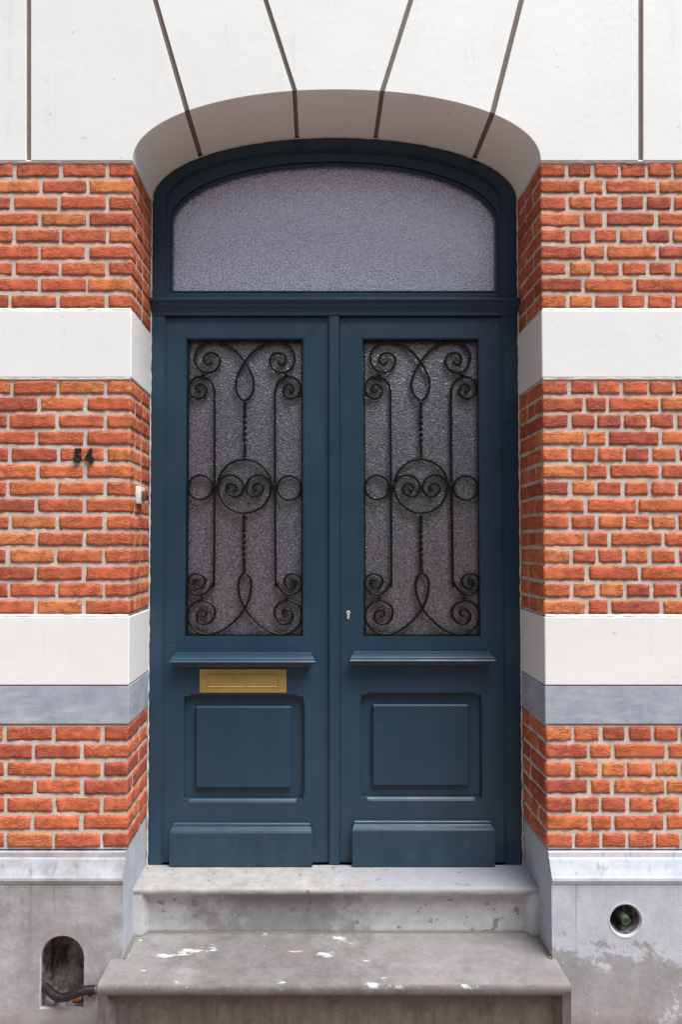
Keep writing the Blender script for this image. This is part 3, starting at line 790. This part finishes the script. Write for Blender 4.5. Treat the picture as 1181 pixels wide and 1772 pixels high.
# ------------------------------------------------------------------ small things on the wall
Y = -.0040
num = thing('house_number', tuple(at(145, 789, 0)), 'black metal house number 54 screwed to the orange bricks left of the door', 'house number')
def glyph(outlines, px0, px1, py0, py1):
    cu = bpy.data.curves.new('digit', 'CURVE'); cu.dimensions = '2D'; cu.fill_mode = 'BOTH'; cu.extrude = .0020; cu.bevel_depth = .0009; cu.bevel_resolution = 1
    for ol in outlines:
        sp = cu.splines.new('POLY'); sp.points.add(len(ol) - 1); sp.use_cyclic_u = True
        for p, (u, v) in zip(sp.points, ol): p.co = (u, v, 0, 1)
    tmp = bpy.data.objects.new('digit', cu); C.objects.link(tmp)
    dg = bpy.context.evaluated_depsgraph_get(); me = bpy.data.meshes.new_from_object(tmp.evaluated_get(dg))
    bpy.data.objects.remove(tmp); bpy.data.curves.remove(cu)
    a, b = at(px0, py1, Y), at(px1, py0, Y); 
    me.transform(Matrix(((1, 0, 0, a.x), (0, 0, -1, Y), (0, 1, 0, a.z), (0, 0, 0, 1))))
    o = bpy.data.objects.new('digit', me); C.objects.link(o); me.materials.clear(); me.materials.append(M['black']); attach(o, num)
    return o
H = .052; Wd = .031
def sc(P): return [(x * Wd, y * H) for x, y in P]
five = [(.14, 1), (.86, 1), (.86, .80), (.38, .80), (.36, .64)] 
cx5, cy5 = .44, .33
five += [(cx5 + .46 * math.cos(a), cy5 + .335 * math.sin(a)) for a in [R(105) - R(285) * k / 22 for k in range(23)]]
five += [(.22, .36)] + [(cx5 + .22 * math.cos(a), cy5 + .165 * math.sin(a)) for a in [R(-180) + R(285) * k / 18 for k in range(1, 19)]]
five += [(.30, .46), (.16, .46)]
four_o = [(.56, 1), (.80, 1), (.80, .40), (.97, .40), (.97, .20), (.80, .20), (.80, .12), (.94, .12), (.94, 0), (.44, 0), (.44, .12), (.56, .12), (.56, .20), (.02, .20), (.02, .36)]
four_i = [(.56, .40), (.56, .74), (.28, .40)]
glyph([sc(five)], 127, 142, 776, 801)
glyph([sc(four_o), sc(four_i)], 147, 162, 776, 801)

# doorbell on the reveal
bp = at(244, 857, .11)
bell = thing('doorbell', (XL, .13, bp.z), 'small white doorbell box with brown push button on the left door reveal', 'doorbell')
bz0, bz1 = PZ(872, .11), PZ(842, .11)
bm = bmesh.new(); box(bm, XL - .004, XL + .015, .085, .165, bz0, bz1, .003); link('bell_box', bm, M['plastic'], bell, True, 30)
bm = bmesh.new(); box(bm, XL + .0145, XL + .032, .105, .150, bz0 + .014, bz1 - .016, .004); link('button_housing', bm, M['brown'], bell, True, 30)
bm = bmesh.new(); zc = (bz0 + bz1) / 2 - .001
tube(bm, [(XL + .031, .127, zc), (XL + .036, .127, zc), (XL + .038, .127, zc)], lambda t: .0075 - .003 * t, 14); link('push_button', bm, M['black'], bell, True, 30)

# boot scraper bar across the niche
sp = [at(*p, PF - .02) for p in ((70, 1719), (84, 1724), (98, 1728), (112, 1727), (126, 1722), (140, 1717), (152, 1715), (163, 1715))]
sp = [Vector((p.x, y, p.z)) for p, y in zip(sp, (PF + .02, PF + .0, PF - .012, PF - .016, PF - .018, PF - .016, PF - .013, PF - .012))]
scr = thing('boot_scraper', tuple(sp[3]), 'black curved iron scraper bar crossing the arched niche at the left foot of the wall', 'boot scraper')
pts = catmull([tuple(p) for p in sp], 6)
bm = bmesh.new(); tube(bm, pts, lambda t: .0140 + .0012 * noise.noise(Vector((t * 14, 0, 7))), 14)
for v in bm.verts: v.co += noise.noise_vector(v.co * 60) * .0015
link('bar', bm, M['black'], scr, True, 50)
e = sp[-1]; bm = bmesh.new(); tube(bm, [e + Vector((-.002, 0, 0)), e + Vector((.007, .001, 0))], .0125, 14); link('rusty_end', bm, M['brown'], scr, True, 50)
e2 = at(156, 1716, PF); bm = bmesh.new(); box(bm, e2.x - .007, e2.x + .007, PF - .006, PF + .01, e2.z - .014, e2.z + .014, .003); link('wall_lug', bm, M['black'], scr)
# rubble lying in the niche
for px, py, s, lab, mt in ((134, 1734, .017, 'broken orange brick chip lying at the right of the arched niche under the bar', 'rubble'), (100, 1739, .013, 'small grey stone lump lying in the middle of the arched niche', 'niche')):
    c = at(px, py, PF + .03); bm = bmesh.new(); bmesh.ops.create_icosphere(bm, subdivisions=2, radius=s)
    zs = PZ(1746, PF) + .006
    for v in bm.verts:
        v.co = Vector((round(v.co.x / s / .7) * .55 * s + v.co.x * .4, v.co.y * .8, v.co.z * .75)) + noise.noise_vector(v.co * 60 + Vector((px, 0, 0))) * s * .35
        v.co += Vector((c.x, PF + .035, zs + s * .55))
    o = link('brick_chip' if mt == 'rubble' else 'stone_lump', bm, M[mt]); o['label'] = lab; o['category'] = 'rubble'

# green drain pipe in the round recess
pipe = thing('drain_pipe', (RC.x, PF, RC.z), 'stub of green plastic pipe poking out of the round hole right of the steps', 'pipe')
bm = bmesh.new()
p0 = Vector((RC.x - .004, PF + .085, RC.z + .012)); p1 = Vector((RC.x + .004, PF + .004, RC.z - .004))
d = (p1 - p0).normalized()
ro = tube(bm, [p0, p0.lerp(p1, .5), p1], .0155, 20, False)
ri = tube(bm, [p1, p1 - d * .05], .0120, 20, False)
for k in range(20): bm.faces.new((ro[-1][k], ro[-1][(k + 1) % 20], ri[0][(k + 1) % 20], ri[0][k]))
link('pipe_wall', bm, M['green'], pipe, True, 40)
bm = bmesh.new(); tube(bm, [p1 - d * .048, p1 - d * .05], .0121, 20); link('bore', bm, M['dark'], pipe)

# ------------------------------------------------------------------ the house across the street (mirrored in the glass)
far = thing('opposite_house', (0, -10, GZ), 'long low brick house with slate roof across the street', 'house')
FY = -10.0
bm = bmesh.new(); box(bm, -14, 14, FY - 7, FY, GZ - .12, 4.2); fw = link('wall', bm, M['farbrick'], far)
bm = bmesh.new(); sweep(bm, -14.3, 14.3, [(FY + .35, 4.2), (FY + .35, 4.32), (FY - 3.5, 5.7), (FY - 7.3, 4.32), (FY - 7.3, 4.2)]); link('roof', bm, M['slate'], far)
for i in range(8):
    for z0, z1 in ((.6, 2.1), (2.7, 3.9)):
        x = -12.2 + i * 3.5
        if z0 < 1 and i % 3 == 1:
            bm = bmesh.new(); box(bm, x - .5, x + .5, FY, FY + .06, GZ - .1, 2.0, .01); link('door', bm, M['cream'], far); continue
        bm = bmesh.new(); ring(bm, [(x - .6, z0), (x - .6, z1), (x + .6, z1), (x + .6, z0)], [(x - .52, z0 + .08), (x - .52, z1 - .08), (x + .52, z1 - .08), (x + .52, z0 + .08)], FY + .05, FY - .01)
        wv = link('window', bm, M['cream'], far)
        bm = bmesh.new(); box(bm, x - .53, x + .53, FY - .01, FY + .02, z0 + .07, z1 - .07); link('pane', bm, M['fardark'], wv)

for o in C.objects:
    if '_base' in o: del o['_base']
